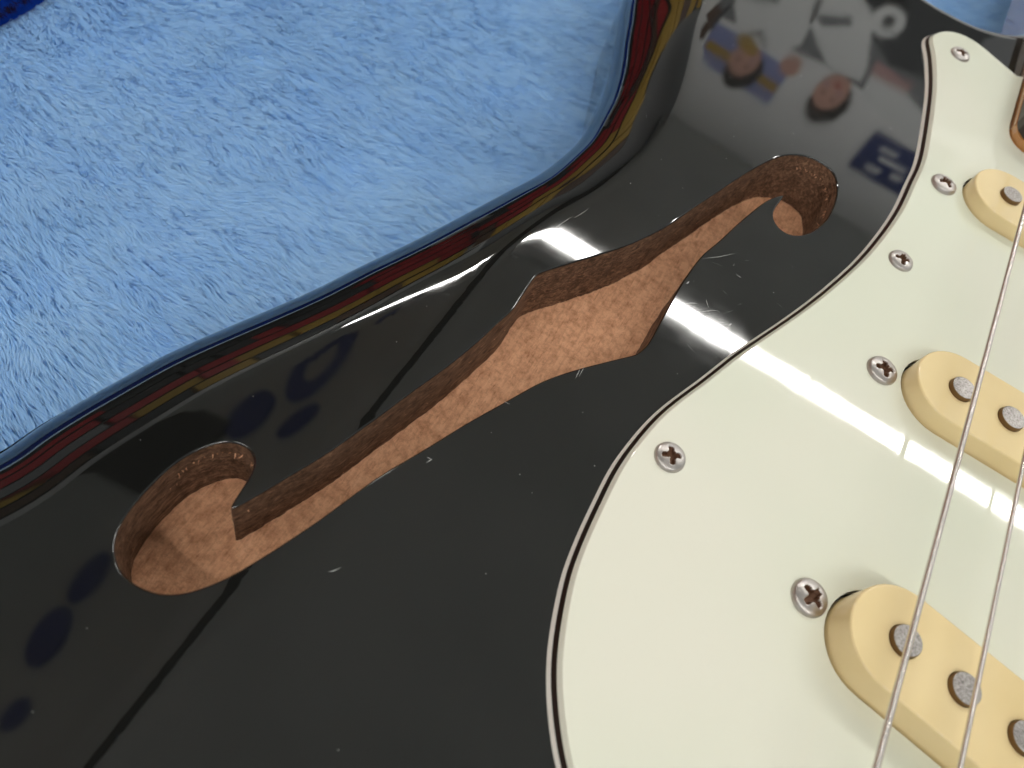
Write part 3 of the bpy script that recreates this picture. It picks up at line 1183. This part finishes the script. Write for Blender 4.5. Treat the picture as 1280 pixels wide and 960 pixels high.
wr = thing('pegboard_rack', 'wall rack of red and yellow packs mirrored along the horn edge', 'rack')
box('back_board', (-2.28, 2.64, -.6), (-.62, 2.679, 1.40), INK, wr)
box('added_grey_board', (-2.28, 2.62, 1.42), (-.62, 2.679, 1.86), GREY, wr)  # unseen grey board, added to dim the wall's mirrored band on the horn
for z in (.0, .30, .60, .92):
    box('shelf', (-2.28, 2.42, z - .012), (-.62, 2.638, z), DARK, wr)
for z, h, cols in ((.0, .27, (INK, RED, RED, INK)), (.30, .27, (RED, RED, SHIRT, RED)), (.60, .29, (RED, YELL, YELL, BROWN)), (.92, .42, (YELL, YELL, YELL, BROWN))):
    x = -2.26
    while x < -.70:
        wd = rr.uniform(.10, .38)
        box('pack', (x, 2.44 + rr.uniform(0, .04), z + .001), (min(x + wd, -.64), 2.637, z + h * rr.uniform(.85, 1)), rr.choice(cols), wr)
        x += wd + rr.uniform(.005, .02)

# navy cut-out shapes hung flat under the ceiling, mirrored on the sloping bevel
def ceiling_shape(name, cx, cy, rx, ry, rot, label, ring=0.0):
    n = 28
    T = np.linspace(0, 2 * math.pi, n + 1)[:-1]

    def loop(k, z):
        return [(cx + k * (rx * math.cos(t) * math.cos(rot) - ry * math.sin(t) * math.sin(rot)), cy + k * (rx * math.cos(t) * math.sin(rot) + ry * math.sin(t) * math.cos(rot)), z) for t in T]
    zt, zb_ = ZC * 1000 - 14, ZC * 1000 - 18
    V = loop(1, zb_) + loop(1, zt)
    F = [(i, (i + 1) % n, n + (i + 1) % n, n + i) for i in range(n)]
    if ring:
        V += loop(ring, zb_) + loop(ring, zt)
        for i in range(n):
            j = (i + 1) % n
            F += [(2 * n + j, 2 * n + i, 3 * n + i, 3 * n + j), (j, i, 2 * n + i, 2 * n + j), (n + i, n + j, 3 * n + j, 3 * n + i)]
    else:
        F += [tuple(range(n - 1, -1, -1)), tuple(range(n, 2 * n))]
    return tag(mesh(name, V, F, NAVY2), label, 'decoration', 'navy ceiling decorations')


ceiling_shape('ceiling_decoration', -1905, 1265, 88, 205, .12, 'navy ring mirrored in the sloping edge between the scroll and the waist', .5)
for x, y, rx, ry, rot, lb in ((-1985, 960, 72, 112, .1, 'broad navy oval mirrored in the sloping edge above the large scroll'),
                              (-1795, 1000, 42, 90, -.3, 'slim navy oval mirrored in the sloping edge beside the navy ring'),
                              (-1840, 1580, 24, 66, -.35, 'small navy oval mirrored in the sloping edge beyond the navy ring'),
                              (-1740, 1775, 36, 100, -.4, 'long thin navy oval mirrored near the lamp glare at the waist'),
                              (-2025, 258, 46, 88, .2, 'navy oval mirrored beside the rounded end of the large scroll'),
                              (-1985, 70, 58, 92, .4, 'round navy shape mirrored below the large scroll'),
                              (-1885, -125, 36, 46, 0, 'smallest navy shape mirrored at the outer end of the sloping edge')):
    ceiling_shape('ceiling_decoration', x, y, rx, ry, rot, lb)
pan = box('ceiling_panel', (-2.56, .55, ZC - .03), (-2.02, .90, ZC - .001), DARK)
tag(pan, 'dark ceiling panel mirrored as a black patch above the large scroll', 'panel')
